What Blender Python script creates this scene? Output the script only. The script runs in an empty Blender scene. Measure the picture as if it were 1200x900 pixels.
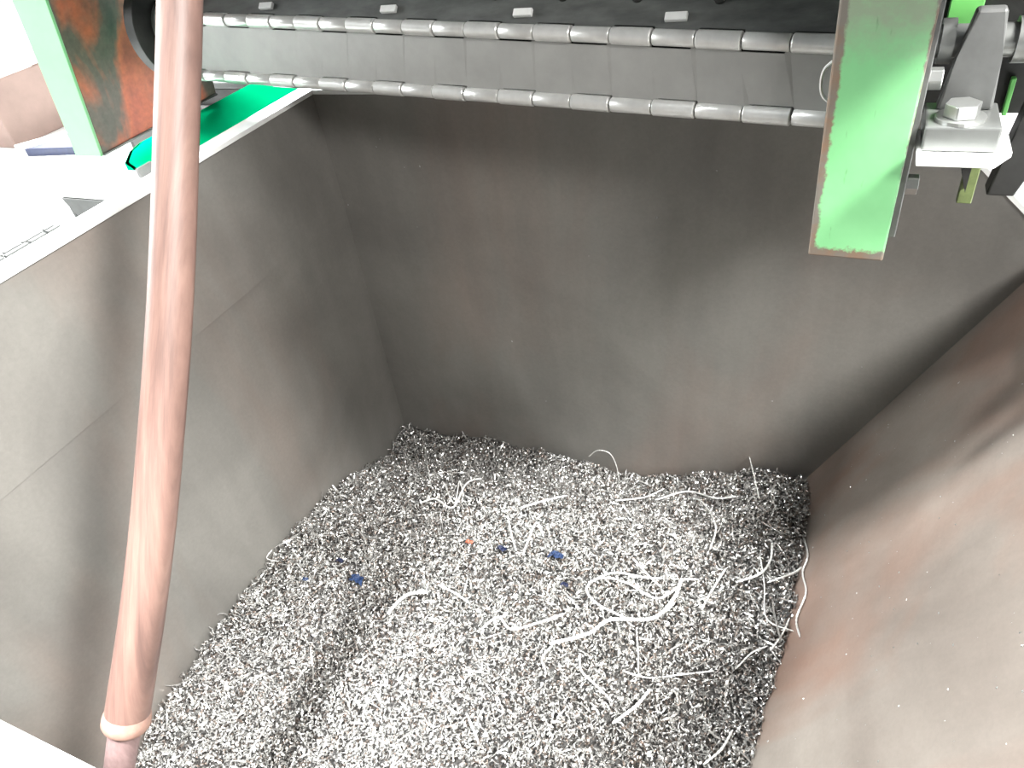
import bpy, bmesh, math, random
import numpy as np
from mathutils import Vector, Matrix

random.seed(7)
rng = np.random.default_rng(7)
S = bpy.context.scene
COL = S.collection

# ------------------------------------------------------------------ camera
FPX = 850.0                                   # focal length in pixels of a 1200 x 900 frame
HC = 0.372                                    # eye height above the rim of the bin (rim is z = 0)
_d = np.array([180., 1050., FPX]); _d /= np.linalg.norm(_d)
_up = -_d
_y = np.array([480., -776., FPX]); _y -= _up * (_y @ _up); _y /= np.linalg.norm(_y)
CM = np.array([np.cross(_y, _up), _y, _up])   # camera (right, down, forward) -> world
cam_data = bpy.data.cameras.new('camera')
cam_data.sensor_width = 36.0
cam_data.lens = 36.0 * FPX / 1200.0
cam_data.clip_start = 0.01
cam = bpy.data.objects.new('camera', cam_data)
r, dn, fw = CM[:, 0], CM[:, 1], CM[:, 2]
cam.matrix_world = Matrix(((r[0], -dn[0], -fw[0], 0), (r[1], -dn[1], -fw[1], 0),
                           (r[2], -dn[2], -fw[2], HC), (0, 0, 0, 1)))
COL.objects.link(cam)
S.camera = cam

# ------------------------------------------------------------------ world, lamps, exposure
W = bpy.data.worlds.new('world'); S.world = W; W.use_nodes = True
W.node_tree.nodes['Background'].inputs[0].default_value = (0.93, 0.97, 1.0, 1)
W.node_tree.nodes['Background'].inputs[1].default_value = 0.055

def area(name, loc, target, size, power, color=(1, 1, 1), size_y=None):
    L = bpy.data.lights.new(name, 'AREA'); L.energy = power; L.color = color; L.size = size
    if size_y: L.shape = 'RECTANGLE'; L.size_y = size_y
    o = bpy.data.objects.new(name, L); COL.objects.link(o)
    o.location = loc
    o.rotation_euler = (Vector(target) - Vector(loc)).to_track_quat('-Z', 'Y').to_euler()
    return o

area('workshop_lamp_front', (2.2, -1.6, 2.3), (-0.4, 0.9, -0.4), 0.8, 80, (1.0, 0.98, 0.95))
area('workshop_lamp_side', (2.3, 0.25, 2.6), (-0.9, 0.7, -0.4), 0.85, 330, (1.0, 0.99, 0.96))
area('workshop_lamp_left', (-2.3, 0.60, 3.0), (-0.2, 0.8, -0.5), 0.35, 195, (0.97, 1.0, 1.0))
area('workshop_lamp_far_left', (-2.35, -0.15, 3.0), (-0.2, 0.8, -0.5), 0.25, 45, (0.97, 1.0, 1.0))
area('pole_rim_light', (-6.0, 0.2, 1.3), (-0.9, 0.6, 0.1), 2.2, 230, (0.97, 1.0, 1.0))  # added rim light that brightens the left edge of the pole
area('workshop_lamp_overhead', (-0.45, 0.55, 2.9), (-0.4, 0.6, -0.7), 0.3, 35, (1, 1, 0.98))
area('workshop_window', (-8.0, 7.0, 4.6), (-4.0, 3.0, -1.0), 3.5, 2600, (0.96, 1.0, 1.0))
sl = bpy.data.lights.new('work_lamp', 'SPOT'); sl.energy = 400; sl.spot_size = math.radians(24); sl.spot_blend = 1.0; sl.shadow_soft_size = 0.05
so_ = bpy.data.objects.new('work_lamp', sl); COL.objects.link(so_); so_.location = (-0.52, -0.2, 1.5)
so_.rotation_euler = (Vector((-0.60, 0.22, -0.78)) - Vector(so_.location)).to_track_quat('-Z', 'Y').to_euler()

S.view_settings.view_transform = 'Standard'
S.view_settings.look = 'None'
S.view_settings.gamma = 1.0
S.view_settings.use_curve_mapping = False
S.view_settings.exposure = 1.0

# ------------------------------------------------------------------ helpers
def ray(px, py):
    return CM @ np.array([px - 600.0, py - 450.0, FPX])
def ony(px, py, Y):
    v = ray(px, py); t = Y / v[1]; return Vector((v[0] * t, Y, HC + v[2] * t))
def onz(px, py, Z):
    v = ray(px, py); t = (Z - HC) / v[2]; return Vector((v[0] * t, v[1] * t, Z))
def ond(px, py, D):
    v = ray(px, py) / FPX * D; return Vector((v[0], v[1], HC + v[2]))

def tag(o, label=None, cat=None, group=None, kind=None):
    if label: o['label'] = label
    if cat: o['category'] = cat
    if group: o['group'] = group
    if kind: o['kind'] = kind
    return o
def thing(name, loc, label, cat, group=None):
    o = bpy.data.objects.new(name, None); COL.objects.link(o); o.location = loc
    o.empty_display_size = 0.05
    return tag(o, label, cat, group)
def obj(name, bm, mat, parent=None, smooth=False):
    me = bpy.data.meshes.new(name)
    bmesh.ops.recalc_face_normals(bm, faces=bm.faces)
    if smooth:
        for e in bm.edges:
            if len(e.link_faces) == 2 and e.calc_face_angle(0) > 0.65: e.smooth = False
    bm.to_mesh(me); bm.free()
    return meshobj(name, me, mat, parent, smooth)
def meshobj(name, me, mat, parent=None, smooth=False):
    if mat and not me.materials: me.materials.append(mat)
    if smooth: me.polygons.foreach_set('use_smooth', [True] * len(me.polygons))
    o = bpy.data.objects.new(name, me); COL.objects.link(o)
    if parent:
        o.parent = parent
        loc = Vector((0, 0, 0)); p = parent
        while p: loc = loc + p.location; p = p.parent
        o.location = -loc           # geometry is written in world coordinates; roots are never rotated
    return o
def box(bm, x0, x1, y0, y1, z0, z1, bev=0.0):
    vs = [bm.verts.new((x, y, z)) for z in (z0, z1) for (x, y) in ((x0, y0), (x1, y0), (x1, y1), (x0, y1))]
    fs = [bm.faces.new([vs[i] for i in f]) for f in ((3, 2, 1, 0), (4, 5, 6, 7), (0, 1, 5, 4), (1, 2, 6, 5), (2, 3, 7, 6), (3, 0, 4, 7))]
    if bev:
        es = set(e for f in fs for e in f.edges)
        bmesh.ops.bevel(bm, geom=list(es), offset=bev, segments=2, profile=0.5, affect='EDGES')
    return bm
def prism(bm, pts, off, bev=0.0):
    """polygon pts (3-D), extruded by vector off"""
    off = Vector(off)
    a = [bm.verts.new(p) for p in pts]; b = [bm.verts.new(Vector(p) + off) for p in pts]
    n = len(pts)
    fs = [bm.faces.new(a), bm.faces.new(b[::-1])]
    for i in range(n): fs.append(bm.faces.new((a[i], b[i], b[(i + 1) % n], a[(i + 1) % n])))
    if bev:
        es = set(e for f in fs for e in f.edges)
        bmesh.ops.bevel(bm, geom=list(es), offset=bev, segments=2, profile=0.5, affect='EDGES')
    return bm
def tube(bm, pts, rad, n=12, cap=True):
    """tube through pts with radius number or list"""
    pts = [Vector(p) for p in pts]
    rads = rad if hasattr(rad, '__len__') else [rad] * len(pts)
    u = None; rings = []
    for i, p in enumerate(pts):
        t = (pts[min(i + 1, len(pts) - 1)] - pts[max(i - 1, 0)]).normalized()
        if u is None:
            u = t.orthogonal().normalized()
        u = (u - t * u.dot(t)).normalized(); v = t.cross(u)
        rings.append([bm.verts.new(p + (u * math.cos(k * 2 * math.pi / n) + v * math.sin(k * 2 * math.pi / n)) * rads[i]) for k in range(n)])
    for a, b in zip(rings, rings[1:]):
        for k in range(n): bm.faces.new((a[k], a[(k + 1) % n], b[(k + 1) % n], b[k]))
    if cap:
        bm.faces.new(rings[0][::-1]); bm.faces.new(rings[-1])
    return bm
def spline(pts, m):
    """Catmull-Rom resample, m samples per span"""
    P = [Vector(p) for p in pts]; P = [P[0] * 2 - P[1]] + P + [P[-1] * 2 - P[-2]]
    out = []
    for i in range(1, len(P) - 2):
        for k in range(m):
            t = k / m; a, b, c, d = P[i - 1], P[i], P[i + 1], P[i + 2]
            out.append(0.5 * ((2 * b) + (c - a) * t + (2 * a - 5 * b + 4 * c - d) * t * t + (3 * b - a - 3 * c + d) * t ** 3))
    out.append(P[-2]); return out
def hexhead(bm, c, R, h, rot=0.2):
    pts = [(c[0] + R * math.cos(rot + k * math.pi / 3), c[1] + R * math.sin(rot + k * math.pi / 3), c[2]) for k in range(6)]
    return prism(bm, pts, (0, 0, h), R * 0.07)

# ------------------------------------------------------------------ materials
def srgb(*c):
    return tuple(((x / 255) / 12.92 if x / 255 <= 0.04045 else ((x / 255 + 0.055) / 1.055) ** 2.4) for x in c) + (1,)
def new_mat(name):
    m = bpy.data.materials.new(name); m.use_nodes = True
    nt = m.node_tree; b = nt.nodes['Principled BSDF']
    return m, nt, b
def noise_ramp(nt, scale, stops, detail=6, rough=0.6, vec=None, stretch=None, dist=0.0):
    N = nt.nodes; L = nt.links
    n = N.new('ShaderNodeTexNoise'); n.inputs['Scale'].default_value = scale
    n.inputs['Detail'].default_value = detail; n.inputs['Roughness'].default_value = rough
    n.inputs['Distortion'].default_value = dist
    tc = N.new('ShaderNodeTexCoord'); src = tc.outputs['Object']
    if stretch:
        mp = N.new('ShaderNodeMapping'); mp.inputs['Scale'].default_value = stretch
        L.new(src, mp.inputs[0]); src = mp.outputs[0]
    L.new(src, n.inputs['Vector'])
    rp = N.new('ShaderNodeValToRGB'); L.new(n.outputs['Fac'], rp.inputs[0])
    e = rp.color_ramp.elements
    while len(e) < len(stops): e.new(0.5)
    for k, (p, c) in enumerate(stops): e[k].position = p; e[k].color = c
    return n, rp
def mixc(nt, a, b, fac, mode='MIX'):
    m = nt.nodes.new('ShaderNodeMix'); m.data_type = 'RGBA'; m.blend_type = mode
    for s, v in ((0, fac), (6, a), (7, b)):
        if hasattr(v, 'links'): nt.links.new(v, m.inputs[s])
        else: m.inputs[s].default_value = v
    return m.outputs[2]
def bump(nt, b, height, strength, dist=0.002):
    n = nt.nodes.new('ShaderNodeBump'); n.inputs['Strength'].default_value = strength; n.inputs['Distance'].default_value = dist
    nt.links.new(height, n.inputs['Height']); nt.links.new(n.outputs[0], b.inputs['Normal'])

def simple(name, col, metal=0.0, rough=0.5, var=0.25, scale=30, bmp=0.1, stretch=None):
    m, nt, b = new_mat(name)
    c0 = tuple(x * (1 - var) for x in col[:3]) + (1,); c1 = tuple(min(1, x * (1 + var)) for x in col[:3]) + (1,)
    n, rp = noise_ramp(nt, scale, [(0.3, c0), (0.7, c1)], stretch=stretch)
    nt.links.new(rp.outputs[0], b.inputs['Base Color'])
    b.inputs['Metallic'].default_value = metal; b.inputs['Roughness'].default_value = rough
    if bmp: bump(nt, b, n.outputs['Fac'], bmp)
    return m

def wall_mat(name, dark, light, brown, brown_amt, metal, rough, b0=0.50, b1=0.74):
    m, nt, b = new_mat(name); L = nt.links
    n1, r1 = noise_ramp(nt, 3.2, [(0.30, dark), (0.72, light)], 5, 0.55, dist=0.6)
    n2, r2 = noise_ramp(nt, 2.1, [(b0, (0, 0, 0, 1)), (b1, (brown_amt,) * 3 + (1,))], 4, 0.55, stretch=(1.3, 1.5, 0.6), dist=0.5)
    n3, r3 = noise_ramp(nt, 160, [(0.25, (0.93,) * 3 + (1,)), (0.75, (1.05,) * 3 + (1,))], 3, 0.7)
    c = mixc(nt, r1.outputs[0], brown, r2.outputs[0])
    c = mixc(nt, c, r3.outputs[0], 1.0, 'MULTIPLY')
    n5, r5 = noise_ramp(nt, 14, [(0.35, (0.95,) * 3 + (1,)), (0.65, (1.04,) * 3 + (1,))], 3, 0.5, stretch=(1.4, 1.4, 0.2))
    c = mixc(nt, c, r5.outputs[0], 1.0, 'MULTIPLY')
    L.new(c, b.inputs['Base Color'])
    b.inputs['Metallic'].default_value = metal
    n4, r4 = noise_ramp(nt, 6, [(0.3, (rough - 0.08,) * 3 + (1,)), (0.7, (rough + 0.12,) * 3 + (1,))], 5)
    L.new(r4.outputs[0], b.inputs['Roughness'])
    bump(nt, b, n3.outputs['Fac'], 0.05, 0.001)
    return m

M = {}
M['steel_wall'] = wall_mat('oily_bin_steel', srgb(116, 114, 110), srgb(136, 134, 129), srgb(132, 112, 102), 0.5, 0.3, 0.42)
M['steel_slope'] = wall_mat('rusty_bin_steel', srgb(116, 107, 100), srgb(146, 138, 130), srgb(128, 98, 84), 0.85, 0.1, 0.42, 0.44, 0.64)
M['rim'] = simple('bare_rim_steel', srgb(225, 226, 224), 0.1, 0.4, 0.06, 40)
M['grey_steel'] = simple('grey_bracket_steel', srgb(112, 113, 112), 0.5, 0.42, 0.12, 40)
M['lug'] = simple('dull_lug_steel', srgb(84, 85, 84), 0.2, 0.6, 0.15, 40)
M['belt_plate'] = simple('conveyor_plate_steel', srgb(150, 150, 147), 0.25, 0.5, 0.08, 25, 0.15)
M['belt_shaded'] = simple('shaded_plate_steel', srgb(92, 94, 92), 0.3, 0.5, 0.35, 18, 0.25, (1, 3, 3))  # belt steel with the shade put into a darker base colour
M['knuckle'] = simple('polished_hinge_steel', srgb(214, 214, 211), 0.5, 0.32, 0.08, 60, 0.05)
M['pin'] = simple('hinge_pin_steel', srgb(70, 70, 70), 0.7, 0.4, 0.1, 60, 0.0)
M['shiny'] = simple('machined_steel', srgb(126, 128, 126), 0.6, 0.32, 0.06, 40, 0.05)
M['zinc'] = simple('zinc_bolt_steel', srgb(176, 178, 176), 0.8, 0.28, 0.05, 60, 0.05)
M['dark'] = simple('black_greasy_steel', srgb(44, 44, 43), 0.3, 0.45, 0.4, 25, 0.2)
M['olive'] = simple('yellow_green_grime', srgb(92, 104, 62), 0.0, 0.5, 0.35, 60)
M['bright_green'] = simple('bright_green_paint', srgb(120, 205, 110), 0.0, 0.4, 0.05, 20)
M['teal'] = simple('teal_green_paint', srgb(2, 178, 118), 0.0, 0.75, 0.06, 8, 0.02); M['teal'].node_tree.nodes['Principled BSDF'].inputs['Specular IOR Level'].default_value = 0.0
M['floor'] = simple('pale_workshop_floor', srgb(236, 237, 236), 0.0, 0.6, 0.04, 6, 0.05)
M['blue'] = simple('blue_plastic', srgb(46, 66, 104), 0.0, 0.4, 0.2, 40)
M['blue_dark'] = simple('dark_blue_plastic', srgb(28, 36, 66), 0.0, 0.4, 0.2, 40)
M['shade_blocker_grey'] = simple('dark_grey_paint', srgb(70, 71, 70), 0.0, 0.6, 0.1, 6)
M['orange'] = simple('orange_plastic', srgb(170, 98, 74), 0.0, 0.5, 0.2, 40)
M['brown_box'] = simple('brown_cardboard', srgb(128, 108, 100), 0.0, 0.7, 0.12, 5)
M['pale_blue'] = simple('pale_blue_grey_paint', srgb(170, 188, 200), 0.0, 0.5, 0.08, 5)

def green_paint(name, x0, x1, z0, z1):
    """mint paint on a plate, worn to bare dirty metal at the edges and smeared grey at the top"""
    m, nt, b = new_mat(name); N = nt.nodes; L = nt.links
    tc = N.new('ShaderNodeTexCoord'); sep = N.new('ShaderNodeSeparateXYZ'); L.new(tc.outputs['Object'], sep.inputs[0])
    n1, r1 = noise_ramp(nt, 9, [(0.3, srgb(116, 182, 124)), (0.7, srgb(130, 196, 138))], 4)
    def mapr(src, a, bb):
        mr = N.new('ShaderNodeMapRange'); mr.inputs[1].default_value = a; mr.inputs[2].default_value = bb
        L.new(src, mr.inputs[0]); return mr.outputs[0]
    def math_(op, a, c):
        q = N.new('ShaderNodeMath'); q.operation = op
        for k, v in enumerate((a, c)):
            if hasattr(v, 'links'): L.new(v, q.inputs[k])
            else: q.inputs[k].default_value = v
        return q.outputs[0]
    # edge wear: distance to edges with noise
    nz, _ = noise_ramp(nt, 70, [(0, (0, 0, 0, 1)), (1, (1, 1, 1, 1))], 6, 0.7)
    dl = mapr(sep.outputs[0], x0, x0 + 0.014); dr = mapr(sep.outputs[0], x1 + 0.003, x1 - 0.006); db = mapr(sep.outputs[2], z0, z0 + 0.024)
    d = math_('MINIMUM', math_('MINIMUM', dl, dr), db)
    e = math_('ADD', d, math_('MULTIPLY', math_('SUBTRACT', nz.outputs['Fac'], 0.5), 1.1))
    wear = mapr(e, 0.55, 0.35)
    top = math_('ADD', mapr(sep.outputs[2], z1 - 0.085, z1 - 0.015), math_('MULTIPLY', math_('SUBTRACT', nz.outputs['Fac'], 0.5), 0.9))
    top = mapr(top, 0.3, 1.0)
    top = math_('MULTIPLY', top, 0.75)
    sc, rs = noise_ramp(nt, 40, [(0.66, (0, 0, 0, 1)), (0.72, (0.5, 0.5, 0.5, 1))], 3, 0.5, stretch=(4, 1, 0.7))
    c = mixc(nt, r1.outputs[0], srgb(136, 134, 122), top)
    c = mixc(nt, c, srgb(84, 120, 82), rs.outputs[0])
    nr, rr = noise_ramp(nt, 30, [(0.45, srgb(112, 106, 98)), (0.75, srgb(128, 96, 70))], 4)
    c = mixc(nt, c, rr.outputs[0], wear)
    L.new(c, b.inputs['Base Color']); b.inputs['Roughness'].default_value = 0.5
    bump(nt, b, nz.outputs['Fac'], 0.12)
    return m
M['mint'] = simple('pale_mint_paint', srgb(120, 176, 128), 0.0, 0.45, 0.06, 12)

def orange_reflection_mat():
    m, nt, b = new_mat('dark_green_orange_reflections'); L = nt.links
    n1, r1 = noise_ramp(nt, 6, [(0.32, srgb(52, 66, 58)), (0.45, srgb(92, 84, 74)), (0.56, srgb(186, 96, 62)), (0.7, srgb(150, 72, 52))], 4, 0.5, dist=0.4, stretch=(1, 1.6, 0.8))  # orange stops imitate reflections on the glossy dark green paint
    n2, r2 = noise_ramp(nt, 90, [(0.3, (0.75,) * 3 + (1,)), (0.7, (1.1,) * 3 + (1,))], 4)
    L.new(mixc(nt, r1.outputs[0], r2.outputs[0], 1.0, 'MULTIPLY'), b.inputs['Base Color'])
    b.inputs['Roughness'].default_value = 0.42; bump(nt, b, n2.outputs['Fac'], 0.15)
    return m
M['orange_reflect'] = orange_reflection_mat()

def wood_mat():
    m, nt, b = new_mat('brown_varnished_wood'); L = nt.links
    n1, r1 = noise_ramp(nt, 7, [(0.3, srgb(92, 72, 66)), (0.55, srgb(112, 88, 80)), (0.75, srgb(126, 102, 92))], 6, 0.6, stretch=(14, 1.0, 0.8), dist=0.5)
    n2, r2 = noise_ramp(nt, 30, [(0.35, (0.86,) * 3 + (1,)), (0.6, (1.05,) * 3 + (1,))], 5, 0.7, stretch=(14, 0.6, 0.5))
    L.new(mixc(nt, r1.outputs[0], r2.outputs[0], 1.0, 'MULTIPLY'), b.inputs['Base Color'])
    b.inputs['Roughness'].default_value = 0.5; bump(nt, b, n2.outputs['Fac'], 0.15)
    return m
M['wood'] = wood_mat()
M['torn_wood'] = simple('frayed_pale_wood', srgb(146, 116, 104), 0.0, 0.7, 0.15, 80)
M['old_wood'] = simple('grey_stained_wood', srgb(118, 98, 96), 0.0, 0.6, 0.18, 40, 0.2, (6, 6, 1))

def chip_mat(name, stops, metal, rough):
    m, nt, b = new_mat(name); L = nt.links
    n, rp = noise_ramp(nt, 55, stops, 4, 0.7)
    L.new(rp.outputs[0], b.inputs['Base Color'])
    b.inputs['Metallic'].default_value = metal; b.inputs['Roughness'].default_value = rough
    return m
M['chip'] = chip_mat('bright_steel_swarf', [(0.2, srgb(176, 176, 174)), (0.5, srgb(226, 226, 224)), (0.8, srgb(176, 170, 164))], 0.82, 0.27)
M['chip_dull'] = chip_mat('dull_brown_swarf', [(0.3, srgb(84, 78, 74)), (0.6, srgb(120, 108, 100)), (0.8, srgb(92, 68, 58))], 0.7, 0.35)
M['swarf_bed'] = chip_mat('dark_swarf_bed', [(0.3, srgb(30, 29, 28)), (0.6, srgb(52, 50, 48)), (0.8, srgb(42, 36, 32))], 0.2, 0.6)
M['strand'] = chip_mat('long_steel_strand', [(0.3, srgb(232, 232, 228)), (0.7, srgb(248, 248, 246))], 0.5, 0.3)

# ------------------------------------------------------------------ floor
FZ = -1.02
bm = bmesh.new(); box(bm, -14, 8, -6, 12, FZ - 0.1, FZ)
fl = obj('floor', bm, M['floor']); tag(fl, 'pale overexposed workshop floor', None, None, 'structure')

# ------------------------------------------------------------------ chip bin
YB, YF, XL = 1.109, 0.05, -0.928
ZC, ZB = -0.236, -0.862                      # crease and floor heights
def slope_x(z): return 0.257 + 0.5 * (z + 0.282)
XLB = -0.948
LIPZ = -0.22
T = 0.006
binr = thing('chip_bin', (-0.4, 0.58, FZ), 'large open grey steel tipping bin holding metal shavings under the conveyor', 'bin')
bm = bmesh.new()
prism(bm, [(XL - 0.01, YB, 0), (0.055, YB, 0), (slope_x(LIPZ), YB, LIPZ), (slope_x(ZB) + 0.01, YB, ZB - T), (XLB - 0.01, YB, ZB - T), (XL - 0.012, YB, ZC)], (0, T, 0))
obj('back_wall', bm, M['steel_wall'], binr)
bm = bmesh.new()
prism(bm, [(XL, YF, 0), (0.055, YF, 0), (slope_x(LIPZ), YF, LIPZ), (slope_x(ZB), YF, ZB), (XLB, YF, ZB), (XL, YF, ZC)], (0, -T, 0))
obj('front_wall', bm, M['steel_wall'], binr)
bm = bmesh.new(); prism(bm, [(XL, YF, 0), (XL, YB, 0), (XL, YB, ZC), (XL, YF, ZC)], (-T, 0, 0))
obj('side_wall_upper', bm, M['steel_wall'], binr)
bm = bmesh.new(); prism(bm, [(XL - 0.002, YF, ZC), (XL - 0.002, YB, ZC), (XLB, YB, ZB), (XLB, YF, ZB)], (-T, 0, 0))
obj('side_wall_lower', bm, M['steel_wall'], binr)
bm = bmesh.new(); prism(bm, [(slope_x(LIPZ), YF, LIPZ), (slope_x(LIPZ), YB, LIPZ), (slope_x(ZB), YB, ZB), (slope_x(ZB), YF, ZB)], (T, 0, -T / 2))
tag(obj('sloping_wall', bm, M['steel_slope'], binr), 'brown stained sloping plate')
bm = bmesh.new(); box(bm, XLB - T, slope_x(ZB) + T, YF, YB, ZB - T, ZB)
obj('bottom', bm, M['steel_wall'], binr)
bm = bmesh.new(); box(bm, XL - 0.036, XL + 0.003, YF - 0.03, YB + 0.01, -0.004, 0.004, 0.001)
box(bm, XL - 0.034, XL - 0.029, YF - 0.03, YB + 0.01, -0.03, -0.003)
tag(obj('rim', bm, M['rim'], binr), 'white worn rim flange')
bm = bmesh.new(); box(bm, XL + 0.002, 0.055, YF - 0.034, YF + 0.002, -0.004, 0.004, 0.001)
tag(obj('rim', bm, M['rim'], binr), 'white worn rim flange')
bm = bmesh.new(); box(bm, XL + 0.002, 0.055, YB - 0.001, YB + 0.028, -0.004, 0.004, 0.001)
obj('rim', bm, M['rim'], binr)
for yy in (YF - 0.012, YB - 0.004):
    bm = bmesh.new(); prism(bm, [(0.055, yy, 0), (slope_x(LIPZ) , yy, LIPZ), (slope_x(LIPZ), yy, LIPZ + 0.008), (0.057, yy, 0.008)], (0, 0.02, 0))
    obj('rim', bm, M['rim'], binr)
bm = bmesh.new(); tube(bm, [(slope_x(LIPZ) + 0.004, YF, LIPZ), (slope_x(LIPZ) + 0.004, YB, LIPZ)], 0.009, 10)
obj('lip', bm, M['rim'], binr, True)
for (x, y) in ((-0.8, 0.2), (-0.8, 0.95), (-0.15, 0.2), (-0.15, 0.95)):
    bm = bmesh.new(); box(bm, x - 0.05, x + 0.05, y - 0.05, y + 0.05, FZ, ZB - T)
    obj('foot', bm, M['dark'], binr)
# lifting lug on the outside of the left rim: open square tube with a gusset
lug = bmesh.new()
x0, x1, y0, y1, z0, z1 = -1.095, -0.967, 0.675, 0.755, -0.075, -0.008
for b_ in ((x0, x1, y0, y1, z1 - 0.006, z1), (x0, x1, y0, y1, z0, z0 + 0.006), (x0, x0 + 0.006, y0, y1, z0, z1), (x1 - 0.006, x1, y0, y1, z0, z1)):
    box(lug, *b_)
lo = obj('lifting_lug', lug, M['lug'], binr)
bm = bmesh.new(); box(bm, x0 - 0.008, x1, y0 - 0.004, y1 + 0.004, z1 - 0.001, z1 + 0.006, 0.001)
obj('cap_plate', bm, M['rim'], lo)
bm = bmesh.new()
prism(bm, [(x0 + 0.002, y0 - 0.001, z1 - 0.002), (x1, y0 - 0.001, z1 - 0.002), (x1, y0 - 0.001, z1 - 0.03), (x1 - 0.045, y0 - 0.001, z1 - 0.03), (x1 - 0.05, y0 - 0.001, z0), (x0 + 0.04, y0 - 0.001, z0)], (0, -0.005, 0))
obj('gusset', bm, M['lug'], lo)
# slotted strip outside the rim
for k, (xa, za) in enumerate(((-0.976, 0.003), (-0.990, 0.002))):
    bm = bmesh.new()
    y = 0.10
    while y < 0.575:
        l = 0.022 + 0.014 * random.random()
        box(bm, xa - 0.0035, xa + 0.0035, y, min(y + l, 0.575), za - 0.006, za)
        y += l + 0.004
    obj('slotted_strip', bm, M['lug'], binr)

# ------------------------------------------------------------------ swarf pile
def sm(a, b, t):
    t = np.clip((t - a) / (b - a), 0, 1); return t * t * (3 - 2 * t)
def lump(x, y):
    return (0.010 * np.sin(9.3 * x + 4.1 * y + 0.6) * np.sin(7.7 * y - 3.2 * x + 1.1)
            + 0.006 * np.sin(23 * x - 11 * y) * np.sin(19 * y + 6 * x + 2) + 0.0055 * np.sin(51 * x + 17 * y + 2 * np.sin(9 * y)) * np.sin(47 * y - 13 * x + 2 * np.sin(11 * x)) + 0.004 * np.sin(93 * x - 40 * y) * np.sin(88 * y + 31 * x + np.sin(20 * x)))
def pile_h(x, y):
    x = np.asarray(x, float); y = np.asarray(y, float)
    h = -0.748 + 0 * x
    h = h + 0.055 * np.exp(-(((x + 0.42) / 0.30) ** 2 + ((y - 0.62) / 0.26) ** 2))       # crown of the heap
    h = h - 0.085 * sm(0.84, 1.09, y) * (1 - 0.75 * sm(-0.30, -0.05, x))                 # drops to the back wall
    h = h + 0.03 * np.exp(-(((x - 0.02) / 0.12) ** 2 + ((y - 0.98) / 0.16) ** 2))         # heaped into the right back corner
    h = h - 0.05 * np.exp(-(((x + 0.03) / 0.15) ** 2 + ((y - 0.55) / 0.12) ** 2))
    h = h - 0.05 * sm(0.36, 0.12, y)
    h = h - 0.04 * np.exp(-(((x + 0.90) / 0.10) ** 2 + ((y - 0.95) / 0.12) ** 2))
    return h + lump(x, y)
def pile_z(x, y): return float(pile_h(x, y))
def on_pile(px, py, lift=0.004):
    v = ray(px, py); z = -0.74
    for _ in range(12):
        t = (z - HC) / v[2]; z = 0.5 * z + 0.5 * pile_z(v[0] * t, v[1] * t)
    t = (z - HC) / v[2]
    return Vector((v[0] * t, v[1] * t, z + lift))

pile = thing('swarf_pile', (-0.45, 0.58, ZB), 'heap of tangled shiny metal shavings filling the bottom of the bin', 'metal shavings')
pile['kind'] = 'stuff'
nx, ny = 110, 120
gx = np.linspace(0, 1, nx); gy = np.linspace(YF + 0.004, YB - 0.004, ny)
bm = bmesh.new(); grid = []
for j in range(ny):
    row = []
    for i in range(nx):
        # span between the two side walls at the local height
        xa, xb = XLB + 0.01, 0.06
        x = xa + (xb - xa) * gx[i]; z = pile_z(x, gy[j])
        xr = slope_x(z) - 0.004
        if x > xr: x = xr; z = pile_z(x, gy[j])
        row.append(bm.verts.new((x, gy[j], z - 0.008 + 0.006 * rng.random())))
    grid.append(row)
for j in range(ny - 1):
    for i in range(nx - 1):
        q = (grid[j][i], grid[j][i + 1], grid[j + 1][i + 1], grid[j + 1][i])
        bm.faces.new(q)
bed = obj('swarf_bed', bm, M['swarf_bed'], pile); bed['kind'] = 'stuff'

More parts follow.
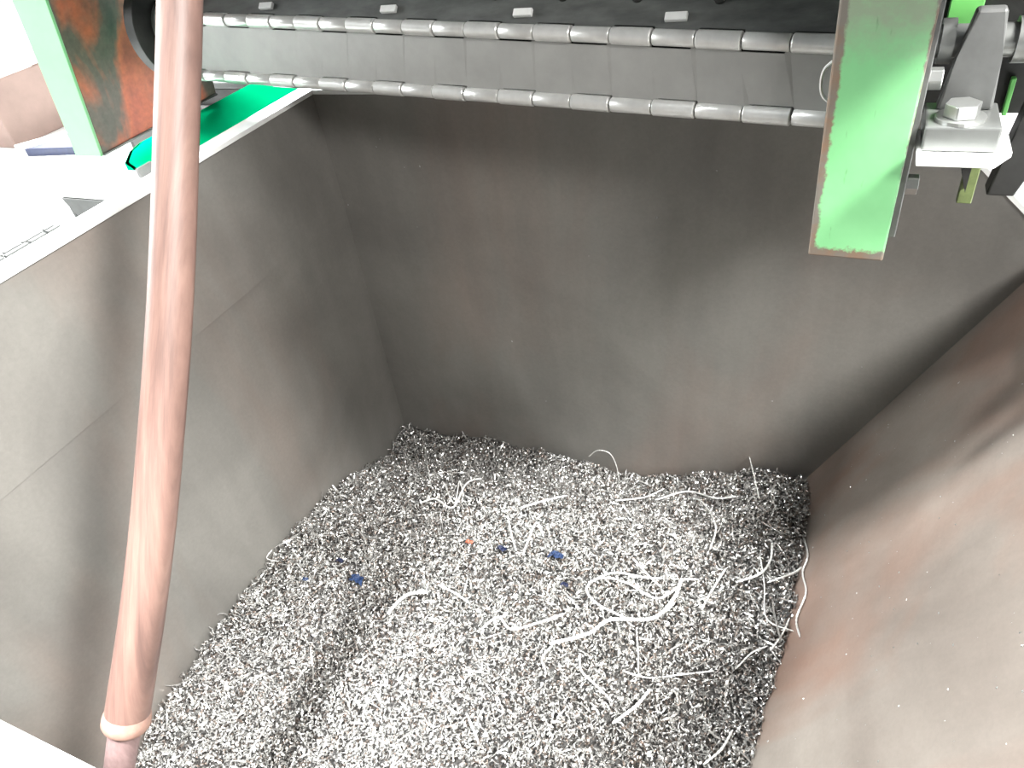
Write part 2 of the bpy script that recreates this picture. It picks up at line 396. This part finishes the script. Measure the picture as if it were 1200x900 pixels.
def chips_mesh(name, n, length, width, mat, yr=(YF + 0.01, YB - 0.012), xr=(XLB + 0.012, 0.06), layer=(-0.006, 0.010), dens=None, stand=0.75, jitter=0.6, seg=3, bend=(0.4, 4.2)):
    """n little curved ribbons scattered over the heap, one mesh"""
    x = rng.uniform(*xr, n * 3); y = rng.uniform(*yr, n * 3)
    keep = np.ones(len(x), bool)
    if dens is not None: keep &= rng.random(len(x)) < dens(x, y)
    z = pile_h(x, y)
    keep &= x < slope_x(z) - 0.001
    x, y, z = x[keep][:n], y[keep][:n], z[keep][:n]; n = len(x)
    z = z + rng.uniform(*layer, n)
    Ls = length * np.exp(rng.normal(0, jitter * 0.6, n)); Ws = width * rng.uniform(0.6, 1.5, n)
    curv = rng.uniform(*bend, n)                       # total bend in radians
    # frame
    th = rng.uniform(0, 2 * np.pi, n); el = rng.normal(0, stand, n)
    T_ = np.stack([np.cos(th) * np.cos(el), np.sin(th) * np.cos(el), np.sin(el)], 1)
    R_ = rng.normal(size=(n, 3)); B_ = np.cross(T_, R_); B_ /= np.linalg.norm(B_, axis=1, keepdims=True)
    N_ = np.cross(B_, T_)
    tw = rng.uniform(-1.2, 1.2, n)
    V = np.zeros((n, (seg + 1) * 2, 3))
    R0 = Ls / curv
    for k in range(seg + 1):
        a = (k / seg - 0.5) * curv
        p = T_ * (R0 * np.sin(a))[:, None] + N_ * (R0 * (1 - np.cos(a)))[:, None]
        tt = tw * (k / seg - 0.5)
        wn = -T_ * np.sin(a)[:, None] + N_ * np.cos(a)[:, None]
        w = B_ * np.cos(tt)[:, None] + wn * np.sin(tt)[:, None]
        ww = (Ws * 0.5 * (1.0 if 0 < k < seg else 0.55))[:, None]
        V[:, 2 * k] = p - w * ww; V[:, 2 * k + 1] = p + w * ww
    V += np.stack([x, y, z], 1)[:, None, :]
    V[:, :, 0] = np.clip(V[:, :, 0], XLB + 0.006 , None)
    V[:, :, 1] = np.clip(V[:, :, 1], YF + 0.002, YB - 0.002)
    V[:, :, 0] = np.minimum(V[:, :, 0], slope_x(V[:, :, 2]) - 0.002)
    nv = (seg + 1) * 2
    quads = np.array([[2 * k, 2 * k + 1, 2 * k + 3, 2 * k + 2] for k in range(seg)])
    F = (quads[None] + (np.arange(n) * nv)[:, None, None]).reshape(-1, 4)
    me = bpy.data.meshes.new(name)
    me.vertices.add(n * nv); me.vertices.foreach_set('co', V.reshape(-1))
    me.loops.add(F.size); me.loops.foreach_set('vertex_index', F.reshape(-1).astype(np.int32))
    me.polygons.add(len(F)); me.polygons.foreach_set('loop_start', np.arange(0, F.size, 4, dtype=np.int32))
    me.polygons.foreach_set('loop_total', np.full(len(F), 4, np.int32))
    me.polygons.foreach_set('use_smooth', np.ones(len(F), bool))
    me.update(calc_edges=True)
    o = meshobj(name, me, mat, pile); o['kind'] = 'stuff'
    return o
chips_mesh('loose_chips', 90000, 0.0085, 0.0021, M['chip'])
chips_mesh('dull_chips', 26000, 0.0085, 0.0024, M['chip_dull'])
chips_mesh('upright_chips', 9000, 0.015, 0.0017, M['chip'], layer=(0.0, 0.010), stand=0.9)
chips_mesh('fine_chips', 20000, 0.005, 0.0026, M['chip'], dens=lambda x, y: np.exp(-(((x + 0.62) / 0.26) ** 2 + ((y - 0.24) / 0.14) ** 2)), layer=(0.0, 0.012), stand=0.3)  # extra flat chips added to imitate the strongly lit front left of the heap

chips_mesh('short_curls', 1500, 0.034, 0.0022, M['chip'], layer=(0.004, 0.013), stand=0.25, seg=9, bend=(0.3, 5.5))

# long strands: each one a thing
def strand(pxs, rad, label, lift=0.008, rib=0.42, world=None):
    pts = world if world else [on_pile(p[0], p[1], (p[2] if len(p) > 2 else lift)) for p in pxs]
    path = spline(pts, 10)
    # resample evenly every 2 mm
    out = [path[0]]; acc = 0
    for a, b in zip(path, path[1:]):
        d = (b - a).length
        k = max(1, int(d / 0.0024))
        for i in range(1, k + 1): out.append(a.lerp(b, i / k))
    rad *= 0.85
    rads = [rad * (1 - rib * (i % 2)) * (0.55 if i in (0, len(out) - 1) else 1) for i in range(len(out))]
    bm = bmesh.new(); tube(bm, out, rads, 7)
    o = obj('metal_strand', bm, M['strand'], None, True)
    return tag(o, label, 'metal strand', 'long curled metal strands lying on the heap')

strand([(645, 760), (690, 748), (715, 732), (765, 730), (790, 706), (798, 685)], 0.0042, 'thick coiled silvery strand curving across the middle of the heap', 0.014)
strand([(798, 690), (770, 706), (735, 688), (705, 682), (688, 694), (700, 712), (735, 730)], 0.0028, 'looped silvery strand forming an oval above the thick coiled strand', 0.012)
strand([(690, 688), (720, 676), (760, 682), (818, 684)], 0.0026, 'nearly straight silvery strand along the top of the oval loop', 0.012)
strand([(565, 742), (585, 728), (600, 742), (630, 735), (662, 724)], 0.003, 'ribbed strand with a hook lying left of the oval loop', 0.012)
strand([(456, 724), (470, 708), (484, 700), (502, 699)], 0.0042, 'short thick pale curl at the left middle of the heap', 0.012)
strand([(862, 688), (890, 678), (902, 662), (904, 642)], 0.0028, 'silvery strand with its tip bent upward near the dark back corner', 0.014)
strand([(898, 690), (915, 684), (930, 678), (938, 672)], 0.0024, 'strand poking out from the heap towards the sloping plate', 0.018)
strand([(718, 852), (745, 832), (762, 812)], 0.0034, 'short pale strand lying diagonally near the lower middle of the heap', 0.012)
strand([(680, 770), (682, 790), (700, 808), (718, 826)], 0.0026, 'strand hanging down below the thick coiled strand', 0.010)
strand([(746, 740), (748, 770), (748, 792)], 0.0018, 'thin upright strand just under the thick coiled strand', 0.010)
strand([(730, 790), (760, 798), (800, 794), (836, 790)], 0.002, 'thin strand bowed sideways in the lower right of the heap', 0.010)
strand([(832, 650), (838, 622), (822, 594), (806, 590)], 0.0022, 'arched thin strand at the back edge of the lit chips', 0.016)
strand([(768, 592), (806, 582), (838, 590), (862, 588)], 0.0026, 'horizontal strand lying at the edge of the shadowed back corner', 0.016)
strand([(722, 592), (755, 588), (778, 578)], 0.0022, 'thin horizontal strand beside the shadowed back corner', 0.014)
strand([(888, 596), (880, 560), (873, 532)], 0.0016, 'thin dark wire sticking up in the shadowed back corner', 0.03)
strand([(496, 594), (512, 590), (532, 600), (548, 572), (566, 566)], 0.0026, 'bent strand standing out at the left back of the heap', 0.014)
strand([(522, 572), (534, 596), (540, 570), (545, 588)], 0.002, 'zigzag strand at the left back of the heap', 0.016)
strand([(500, 532), (504, 556), (508, 578)], 0.0018, 'upright wavy strand near the left back corner of the bin', 0.03)
strand([(612, 600), (640, 592), (665, 586)], 0.0028, 'short straight strand just behind the blue scraps', 0.014)
strand([(596, 608), (600, 630), (606, 650)], 0.0022, 'thin strand left of the blue scraps', 0.012)
strand([(614, 655), (622, 634), (630, 618), (638, 634)], 0.0026, 'hooked strand beside the blue scraps', 0.014)
strand([(515, 690), (535, 700), (552, 712)], 0.0028, 'short straight strand left of the heap centre', 0.012)
strand([(822, 720), (836, 694), (850, 672)], 0.0026, 'pale strand pointing to the dark back corner', 0.014)
strand([(902, 768), (916, 748), (924, 730)], 0.002, 'thin strand at the right edge of the heap', 0.014)
strand([(862, 788), (880, 770), (898, 762)], 0.0018, 'fine strand just left of the right edge of the heap', 0.012)
strand([(824, 900), (845, 882), (858, 860)], 0.0026, 'pale strand at the bottom right end of the heap', 0.012)
strand([(548, 840), (556, 858), (562, 874)], 0.0024, 'short strand low in the heap below its centre', 0.012)
strand([(640, 790), (636, 775), (648, 760)], 0.0022, 'small hook at the left end of the thick coiled strand', 0.010)
strand([(775, 694), (760, 680), (742, 660)], 0.0026, 'short straight strand crossing the top of the oval loop', 0.014)
strand([(322, 650), (316, 660), (330, 664)], 0.0012, 'tiny hook of wire at the left edge of the heap by the wall', 0.016)
strand([(890, 655), (895, 690), (898, 730), (930, 745)], 0.0016, 'thin strand running down the right flank of the heap', 0.012)
# wavy strand that climbs the sloping plate
def on_slope(px, py, off=0.004):
    a = Vector((slope_x(ZB), 0, ZB)); n = Vector((-2, 0, 1)).normalized()
    v = Vector(ray(px, py)); C = Vector((0, 0, HC)); t = (a - C).dot(n) / v.dot(n)
    return C + v * t + n * off
strand(None, 0.0022, 'wavy wire strand climbing the sloping plate at the right of the heap', world=[on_slope(*p) for p in ((940, 620), (949, 650), (943, 672), (947, 696), (936, 726), (940, 748))])
strand(None, 0.0014, 'dark hoop of wire standing against the back wall', world=[ony(p[0], p[1], 1.07) for p in ((690, 535), (700, 528), (714, 531), (722, 545), (726, 566))])

# coloured scraps
def scrap(px, py, s, mat, label, cat='scrap', seed=0):
    rr = random.Random(seed); c = on_pile(px, py, 0.012)
    bm = bmesh.new()
    n = 7; g = []
    for j in range(3):
        row = []
        for i in range(n):
            a = i / (n - 1) * 2.6 - 1.3
            row.append(bm.verts.new((c.x + s * (a * 0.5) + rr.uniform(-.1, .1) * s, c.y + s * 0.32 * (j - 1) + rr.uniform(-.12, .12) * s,
                                     c.z + s * 0.3 * math.cos(a * 1.2) + rr.uniform(-.15, .15) * s)))
        g.append(row)
    for j in range(2):
        for i in range(n - 1): bm.faces.new((g[j][i], g[j][i + 1], g[j + 1][i + 1], g[j + 1][i]))
    bmesh.ops.solidify(bm, geom=list(bm.faces), thickness=0.0012)
    return tag(obj('plastic_scrap', bm, mat), label, cat, 'coloured scraps among the shavings')
scrap(420, 684, 0.021, M['blue'], 'blue crumpled scrap at the left of the heap', seed=1)
scrap(360, 684, 0.010, M['blue'], 'small blue scrap at the left edge of the heap', seed=2)
scrap(400, 662, 0.012, M['blue_dark'], 'tiny navy scrap above the blue one at left', seed=3)
scrap(652, 656, 0.020, M['blue'], 'blue scrap at the middle of the heap', seed=4)
scrap(588, 648, 0.014, M['blue_dark'], 'navy scrap left of the middle blue scrap', seed=5)
scrap(662, 690, 0.011, M['blue_dark'], 'navy scrap below the middle blue scrap', seed=6)
scrap(551, 640, 0.011, M['orange'], 'small orange scrap in the heap', seed=7)

# specks stuck to the walls
sp = bmesh.new()
def speck(bm, p, n, s):
    n = Vector(n).normalized(); u = n.orthogonal().normalized(); v = n.cross(u)
    a = random.uniform(0, 6.3); uu = u * math.cos(a) + v * math.sin(a); vv = n.cross(uu)
    q = [p + uu * s, p + vv * s * 0.5, p - uu * s, p - vv * s * 0.5, p + n * s * 0.6]
    vs = [bm.verts.new(x) for x in q]
    for i in range(4): bm.faces.new((vs[i], vs[(i + 1) % 4], vs[4]))
nS = Vector((-2, 0, 1))
for _ in range(260):
    y = random.uniform(YF + 0.02, YB - 0.05); z = random.uniform(-0.80, LIPZ - 0.02)
    if z < pile_z(slope_x(z), y) + 0.01: continue
    speck(sp, Vector((slope_x(z), y, z)), nS, random.choice((0.0008, 0.001, 0.0013, 0.002)))
for (px, py) in ((445, 163), (441, 172), (474, 196), (492, 195), (408, 240), (489, 266), (770, 255), (690, 300), (840, 200), (600, 400), (990, 240), (640, 470), (1010, 430), (905, 470), (545, 520)):
    speck(sp, ony(px, py, YB - 0.0003), (0, -1, 0), random.uniform(0.0012, 0.0024))
so = obj('metal_specks', sp, M['zinc']); tag(so, 'tiny bright metal specks stuck to the bin walls', 'metal specks', None, 'stuff')

# ------------------------------------------------------------------ hinged conveyor belt
HL, HR = ony(195, 85.0, 1.03), ony(990, 141.5, 0.868)          # lower hinge line
UL, UR = ony(195, 20.5, 1.03), ony(990, 52.5, 0.868)           # upper hinge line
belt = thing('conveyor_belt', (HL + HR) / 2, 'grey steel hinged apron conveyor belt with rows of round hinge knuckles', 'conveyor belt')
NK = 21
KR = 0.0095
def lerp(a, b, t): return a + (b - a) * t
def hinge_row(A, B, par, nm='hinge_knuckle'):
    ax = (B - A).normalized()
    bm = bmesh.new(); tube(bm, [A - ax * 0.01, B + ax * 0.01], 0.0045, 10); obj('hinge_pin', bm, M['pin'], belt, True)
    bm = bmesh.new(); dv = Vector((0, 0.030, 0.0)); tube(bm, [A + dv, B + dv], 0.013, 12); obj('dark_notch_bar', bm, M['dark'], belt, True)  # dark bar added behind the hinges to keep the notches dark
    for k in range(NK):
        a, b = lerp(A, B, k / NK), lerp(A, B, (k + 1) / NK)
        g = 0.0012 if k % 2 else 0.0008
        rr = KR * (1.06 if (k + par) % 2 else 0.97)
        bm = bmesh.new()
        tube(bm, [a + ax * g, a + ax * (g + 0.0012), b - ax * (g + 0.0012), b - ax * g], [rr * 0.9, rr, rr, rr * 0.9], 20)
        obj('hinge_knuckle', bm, M['knuckle'], belt, True)
def plate(A, B, C_, D, par_lo, par_hi, mat, label=None, offn=(0, -1, 0)):
    """plate from hinge line A-B (low) to C-D (high); notched where the neighbour's knuckles sit"""
    bm = bmesh.new(); off = Vector(offn)
    lo, hi = [], []
    upv = ((C_ - A).normalized())
    for k in range(NK):
        s = 0.0128 if (k + par_lo) % 2 else 0.004
        for t in (k / NK + 0.0005, (k + 1) / NK - 0.0005): lo.append(lerp(A, B, t) + upv * s)
        s = 0.0128 if (k + par_hi) % 2 else 0.004
        for t in (k / NK + 0.0005, (k + 1) / NK - 0.0005): hi.append(lerp(C_, D, t) - upv * s)
    th = 0.0016
    n = len(lo)
    vs = {}
    for nm, pts in (('l', lo), ('h', hi)):
        for s in (0, 1): vs[nm, s] = [bm.verts.new(p + off * (th * (0.5 - s))) for p in pts]
    for s in (0, 1):
        for i in range(n - 1):
            bm.faces.new((vs['l', s][i], vs['l', s][i + 1], vs['h', s][i + 1], vs['h', s][i]))
    for nm in 'lh':
        for i in range(n - 1): bm.faces.new((vs[nm, 0][i], vs[nm, 0][i + 1], vs[nm, 1][i + 1], vs[nm, 1][i]))
    for i in (0, n - 1): bm.faces.new((vs['l', 0][i], vs['h', 0][i], vs['h', 1][i], vs['l', 1][i]))
    o = obj('belt_plate', bm, mat, belt)
    if label: tag(o, label)
    return o
hinge_row(HL, HR, 0); hinge_row(UL, UR, 1)
plate(HL, HR, UL, UR, 0, 0, M['belt_plate'])
ofs = Vector((0, 0.0125, 0)); uv_ = (UL - HL).normalized()
bm = bmesh.new(); prism(bm, [HL + ofs - uv_ * 0.008, HR + ofs - uv_ * 0.008, UR + ofs + uv_ * 0.008, UL + ofs + uv_ * 0.008], (0, 0.002, 0))
obj('backing_plate', bm, M['dark'], belt)
# next links: over the top towards the machine, and back underneath
TL, TR = UL + Vector((0.01, 0.062, 0.062)), UR + Vector((0.01, 0.062, 0.062))
plate(UL, UR, TL, TR, 1, 1, M['belt_shaded'], 'belt plate with shade painted dark', (0, -0.7, 0.7))
hinge_row(TL, TR, 0)
T2L, T2R = TL + Vector((0.014, 0.088, 0.004)), TR + Vector((0.014, 0.088, 0.004))
plate(TL, TR, T2L, T2R, 0, 0, M['belt_shaded'], 'belt plate with shade painted dark', (0, 0, 1))
BL, BR = HL + Vector((0.01, 0.065, -0.006)), HR + Vector((0.01, 0.08, -0.01))
plate(HL, HR, BL, BR, 1, 1, M['belt_shaded'], 'belt plate with shade painted dark', (0, 0, -1))
# small bright tabs and dark rivets on the dark plate
def on_top(t, s): return lerp(lerp(UL, UR, t), lerp(TL, TR, t), s)
for px in (315, 457, 612, 795):
    def col_(t):
        v = CM.T @ (np.array(on_top(t, 0.26)) - np.array([0, 0, HC])); return 600 + FPX * v[0] / v[2]
    t = min((k / 200 for k in range(201)), key=lambda q: abs(col_(q) - px))
    c = on_top(t, 0.26)
    bm = bmesh.new(); nn = Vector((0, -0.7, 0.7))
    box(bm, c.x - 0.013, c.x + 0.013, -0.003, 0.003, -0.005, 0.005, 0.001)
    bmesh.ops.rotate(bm, verts=bm.verts, cent=(c.x, 0, 0), matrix=Matrix.Rotation(-0.785, 3, 'X'))
    bmesh.ops.translate(bm, verts=bm.verts, vec=(0, c.y - 0.003, c.z + 0.003))
    obj('tab', bm, M['rim'], belt)
for t in (0.30, 0.40, 0.52, 0.60, 0.69, 0.78, 0.87):
    c = on_top(t, 0.55); nn = Vector((0, -0.707, 0.707))
    bm = bmesh.new(); tube(bm, [c, c + nn * 0.004, c + nn * 0.006], [0.008, 0.008, 0.004], 12); obj('rivet', bm, M['dark'], belt, True)

# sprocket and shaft at the left end of the belt
spk = bmesh.new(); cs = (HL + UL) / 2 + Vector((-0.03, 0.05, 0.02))
tube(spk, [cs + Vector((-0.012, 0, 0)), cs + Vector((-0.010, 0, 0)), cs + Vector((0.010, 0, 0)), cs + Vector((0.012, 0, 0))], [0.085, 0.088, 0.088, 0.085], 40)
spr = obj('sprocket_disc', spk, M['dark'], None, True); tag(spr, 'dark round sprocket disc at the pole end of the conveyor', 'sprocket')
bm = bmesh.new(); tube(bm, [cs + Vector((0.0121, 0, 0)), cs + Vector((0.02, 0, 0))], 0.05, 24); obj('hub', bm, M['grey_steel'], spr, True)

# ------------------------------------------------------------------ right conveyor side: mint plate
gx0, gx1, gz0, gz1 = -0.0275, 0.0525, -0.083, 0.42
M['mint_plate'] = green_paint('worn_mint_paint', gx0, gx1, gz0, 0.19)
gp = thing('frame_plate', (0.0125, 0.80, gz0), 'mint green painted steel plate hanging down beside the conveyor, scratched at its edges', 'plate')
# the material reads object coordinates = world here because the part is offset back to the origin
bm = bmesh.new(); prism(bm, [(gx0, 0.80, gz0), (gx1 - 0.002, 0.80, gz0 - 0.001), (gx1 + 0.004, 0.80, gz1), (gx0 - 0.006, 0.80, gz1)], (0, 0.012, 0), 0.0022)
obj('painted_plate', bm, M['mint_plate'], gp)
bm = bmesh.new(); box(bm, gx1 - 0.004, gx1 + 0.006, 0.813, 1.03, -0.06, 0.42, 0.001)
tag(obj('side_flange', bm, M['grey_steel'], gp), 'grey steel flange behind the painted plate')
for (z, y) in ((-0.005, 0.83), (0.105, 0.83)):
    bm = bmesh.new(); pts = [(gx1 + 0.0062, y + 0.011 * math.cos(k * math.pi / 3), z + 0.011 * math.sin(k * math.pi / 3)) for k in range(6)]
    prism(bm, pts, (0.012, 0, 0), 0.001); obj('nut', bm, M['zinc'], gp)
# fluff of swarf caught beside the plate
st = [ony(p[0], p[1], 0.83) for p in ((976, 72), (966, 82), (962, 98), (964, 112), (972, 120))]
bm = bmesh.new(); tube(bm, spline(st, 6), 0.0018, 7); o = obj('metal_strand', bm, M['strand'], None, True)
tag(o, 'curl of swarf caught between the belt and the mint plate', 'metal strand')

# ------------------------------------------------------------------ bearing block, shaft, shelf
bs = thing('bearing_bracket', (0.095, 0.80, 0.04), 'bare steel bearing bracket bolted to a shelf beside the mint plate', 'bearing bracket')
bm = bmesh.new(); box(bm, 0.063, 0.128, 0.795, 0.865, 0.046, 0.070, 0.002); obj('base_block', bm, M['shiny'], bs)
bm = bmesh.new()
prism(bm, [(0.072, 0.842, 0.070), (0.122, 0.842, 0.070), (0.118, 0.842, 0.12), (0.113, 0.842, 0.163), (0.088, 0.842, 0.163), (0.080, 0.842, 0.12)], (0, 0.016, 0), 0.003)
obj('upright', bm, M['grey_steel'], bs)
bm = bmesh.new(); prism(bm, [(0.060, 0.772, 0.040), (0.126, 0.772, 0.040), (0.142, 0.80, 0.040), (0.142, 0.855, 0.040), (0.060, 0.855, 0.040)], (0, 0, 0.0055), 0.001)
obj('shelf_plate', bm, M['rim'], bs)
bm = bmesh.new(); prism(bm, [(0.108, 0.83, 0.040), (0.116, 0.83, 0.040), (0.116, 0.83, -0.012), (0.108, 0.83, 0.01)], (0, 0.05, 0))
obj('rib', bm, M['dark'], bs)
bc = (0.093, 0.818, 0.070)
bm = bmesh.new(); tube(bm, [bc, (bc[0], bc[1], 0.0735)], 0.0225, 28); bo = obj('washer', bm, M['zinc'], bs, False)
bm = bmesh.new(); hexhead(bm, (bc[0], bc[1], 0.0736), 0.0165, 0.013); obj('bolt', bm, M['zinc'], bs)
bm = bmesh.new(); box(bm, 0.112, 0.126, 0.842, 0.852, -0.03, 0.0395, 0.001); tag(obj('stub', bm, M['olive'], bs), 'grimy yellow green stub')
sh = bmesh.new(); tube(sh, [(0.060, 0.87, 0.128), (0.40, 0.87, 0.128)], 0.0155, 24)
shaft = obj('drive_shaft', sh, M['shiny'], None, True); tag(shaft, 'bright round shaft running through the bearing bracket', 'shaft')
for xx in (0.064, 0.128):
    bm = bmesh.new(); tube(bm, [(xx, 0.87, 0.128), (xx + 0.012, 0.87, 0.128)], 0.021, 24); obj('collar', bm, M['shiny'], shaft, True)

# dark greasy arm and machine body behind the bearing
arm = thing('conveyor_drive', (0.17, 0.86, 0.0), 'black greasy conveyor drive with bright green covers behind the bearing bracket', 'machine')
bm = bmesh.new(); prism(bm, [(0.140, 0.86, -0.028), (0.166, 0.86, -0.028), (0.20, 0.86, 0.08), (0.24, 0.86, 0.20), (0.24, 0.86, 0.40), (0.16, 0.86, 0.40), (0.158, 0.86, 0.10)], (0, 0.025, 0), 0.002)
obj('arm_plate', bm, M['dark'], arm)
for (x, z) in ((0.172, 0.067), (0.20, 0.12), (0.205, 0.165)):
    bm = bmesh.new(); tube(bm, [(x, 0.86, z), (x, 0.853, z), (x, 0.851, z)], [0.007, 0.007, 0.004], 14); obj('rivet', bm, M['zinc'], arm, True)
pn = arm
bm = bmesh.new(); box(bm, 0.064, 0.60, 0.985, 0.99, 0.015, 0.60, 0.002); obj('panel', bm, M['dark'], pn)
q0, q1 = ony(1108, 30, 0.975), ony(1170, -60, 0.975)
bm = bmesh.new(); box(bm, q0.x, q1.x, 0.975, 0.984, q0.z, q1.z, 0.001); obj('cover', bm, M['bright_green'], pn)
q0, q1 = ony(1163, 172, 0.975), ony(1192, 92, 0.975)
bm = bmesh.new(); box(bm, q0.x, q1.x, 0.975, 0.984, max(q0.z, 0.016), q1.z, 0.001); obj('cover', bm, M['bright_green'], pn)
bm = bmesh.new(); box(bm, 0.064, 0.30, 0.92, 0.955, 0.155, 0.185, 0.002); obj('cross_bar', bm, M['dark'], pn)
bm = bmesh.new(); tube(bm, [(0.225, 0.90, 0.155), (0.225, 0.97, 0.155)], 0.035, 24); obj('gear', bm, M['grey_steel'], pn, True)

# ------------------------------------------------------------------ left conveyor post
pf = 0.96
a0, a1 = ony(119, 184, pf), ony(53, 0, pf)
dirl = (a1 - a0)
a2 = a0 + dirl * 2.2
wv = Vector((-0.11, 0.0, 0.012)); wv2 = Vector((-0.075, 0, 0.0))
post = thing('frame_post', a0, 'pale mint painted box post with orange reflections painted on one side left of the pole', 'post')
bm = bmesh.new(); prism(bm, [a0, a2, a2 + Vector((-0.10, 0, 0)), a0 + wv2], (0, 0.006, 0), 0.001); obj('front_face', bm, M['mint'], post)
bm = bmesh.new(); dpt = Vector((0.02, 0.33, 0.01))
prism(bm, [a0 + Vector((0, 0.0062, 0)), a2 + Vector((0, 0.0062, 0)), a2 + dpt, a0 + dpt], (-0.006, 0, 0), 0.001)
tag(obj('side_face', bm, M['orange_reflect'], post), 'dark green side face with painted orange reflections')
bm = bmesh.new(); tube(bm, [a0 + Vector((0.0015, 0.006, 0.002)), a0 + dpt + Vector((0.0015, 0, 0.002))], 0.003, 8); obj('bottom_weld', bm, M['grey_steel'], post, True)

bm = bmesh.new(); box(bm, -1.34, 0.10, 0.785, 1.7, 0.45, 0.456, 0.001); box(bm, -1.02, 0.10, 0.785, 0.789, 0.33, 0.4498)  # unseen hood added above the belt to cast shadows
prism(bm, [(0.13, 0.63, 0.22), (0.13, 0.46, 0.84), (0.13, 1.7, 0.84), (0.13, 1.7, 0.22)], (0.006, 0, 0))  # unseen side panel, added and shaped for its shadow on the left wall
obj('shade_blocker_grey', bm, M['shade_blocker_grey'], post)

# teal guard tray outside the bin
tg = thing('guard_tray', (-1.08, 0.95, -0.05), 'teal green painted tray lying along the outside of the bin rim', 'tray')
tz = -0.03
bm = bmesh.new()
prism(bm, [(-0.968, 0.80, tz), (-0.968, 1.40, tz), (-1.205, 1.40, tz), (-1.205, 0.93, tz), (-1.19, 0.89, tz), (-1.15, 0.84, tz), (-1.09, 0.81, tz)], (0, 0, -0.006), 0.001)
obj('top', bm, M['teal'], tg)
bm = bmesh.new(); prism(bm, [(-1.205, 0.93, tz), (-1.19, 0.89, tz), (-1.15, 0.84, tz), (-1.09, 0.81, tz), (-0.968, 0.80, tz), (-0.968, 0.806, tz), (-1.088, 0.816, tz), (-1.146, 0.846, tz), (-1.185, 0.893, tz), (-1.2, 0.93, tz)], (0, 0, -0.09)); obj('skirt', bm, M['teal'], tg)
bm = bmesh.new(); box(bm, -0.99, -0.984, 0.735, 0.765, -0.02, 0.012, 0.001); box(bm, -0.99, -0.965, 0.735, 0.765, -0.024, -0.018)
tag(obj('clip', bm, M['grey_steel'], tg), 'grey steel clip')

mc = thing('machine_cabinet', (-1.45, 1.8, FZ), 'dark machine cabinet on the floor behind the teal tray', 'cabinet')
bm = bmesh.new(); box(bm, -1.75, -1.235, 1.32, 2.4, FZ, -0.06, 0.004); obj('body', bm, M['dark'], mc)
bm = bmesh.new(); box(bm, -1.76, -1.225, 1.31, 2.41, -0.0598, -0.045, 0.003); obj('top', bm, M['shade_blocker_grey'], mc)
bm = bmesh.new(); box(bm, -1.72, -1.265, 1.308, 1.3195, FZ + 0.08, -0.10, 0.002); do_ = obj('door', bm, M['shade_blocker_grey'], mc)
bm = bmesh.new(); tube(bm, [(-1.30, 1.295, -0.45), (-1.30, 1.295, -0.33)], 0.007, 10); obj('handle', bm, M['zinc'], do_, True)

# ------------------------------------------------------------------ wooden pole
pole_px = [(213, -260, 0.70), (211, 0, 0.735), (207, 150, 0.75), (203, 280, 0.76), (197, 400, 0.77), (188, 520, 0.785), (179, 620, 0.80), (167, 720, 0.815), (155, 800, 0.83), (148, 846, 0.84)]
pts = spline([ond(*p) for p in pole_px], 8)
pole = thing('wooden_pole', pts[-1], 'long brown round wooden pole leaning across the left side of the bin', 'pole')
n = len(pts)
rads = []
for i, p in enumerate(pts):
    t = i / (n - 1); rads.append(0.0215 + 0.0032 * t)
bm = bmesh.new(); tube(bm, pts, rads, 28); obj('shaft', bm, M['wood'], pole, True)
ax = (pts[-1] - pts[-4]).normalized()
e = pts[-1]
bm = bmesh.new(); tube(bm, [e - ax * 0.014, e - ax * 0.006, e + ax * 0.001, e + ax * 0.006], [0.0248, 0.0264, 0.0266, 0.0240], 28)
tag(obj('frayed_end', bm, M['torn_wood'], pole, True), 'pale frayed ring at the lower end of the pole')
e2 = e + ax * 0.075
bm = bmesh.new(); tube(bm, [e - ax * 0.002, e + ax * 0.02, e + ax * 0.05, e2], [0.0185, 0.0178, 0.0172, 0.0165], 20)
tag(obj('tenon', bm, M['old_wood'], pole, True), 'narrower grey stained end of the pole')

# ------------------------------------------------------------------ things on the floor at the left
bx = thing('cardboard_box', onz(20, 172, FZ), 'brown box standing on the pale floor at the far left', 'box')
p0 = onz(0, 172, FZ); p1 = onz(42, 176, FZ)
bm = bmesh.new(); box(bm, -6.6, -5.15, 3.05, 3.9, FZ, FZ + 0.42, 0.01); obj('carton', bm, M['brown_box'], bx)
bm = bmesh.new(); box(bm, -6.6, -5.15, 3.44, 3.51, FZ + 0.4201, FZ + 0.4225); obj('tape', bm, M['brown_box'], bx)
bt = thing('floor_beam', (-4.75, 3.2, FZ), 'white beam with a blue side lying beside the brown box', 'beam')
bm = bmesh.new(); prism(bm, [(-5.0, 2.95, FZ), (-4.93, 2.92, FZ), (-4.3, 3.75, FZ), (-4.37, 3.78, FZ)], (0, 0, 0.07), 0.004); obj('beam', bm, M['rim'], bt)
bm = bmesh.new(); prism(bm, [(-4.90, 2.94, FZ), (-4.5, 3.0, FZ), (-4.3, 3.6, FZ), (-4.40, 3.6, FZ)], (0, 0, 0.05), 0.004); obj('side_strip', bm, M['blue_dark'], bt)
rs_ = thing('floor_rail', (-8.2, 5.2, FZ), 'pale blue grey rail far behind on the bright floor', 'rail')
bm = bmesh.new(); box(bm, -9.6, -7.5, 5.0, 5.25, FZ, FZ + 0.06, 0.01); box(bm, -9.6, -7.5, 5.1, 5.15, FZ + 0.06, FZ + 0.10); obj('rail_bar', bm, M['pale_blue'], rs_)
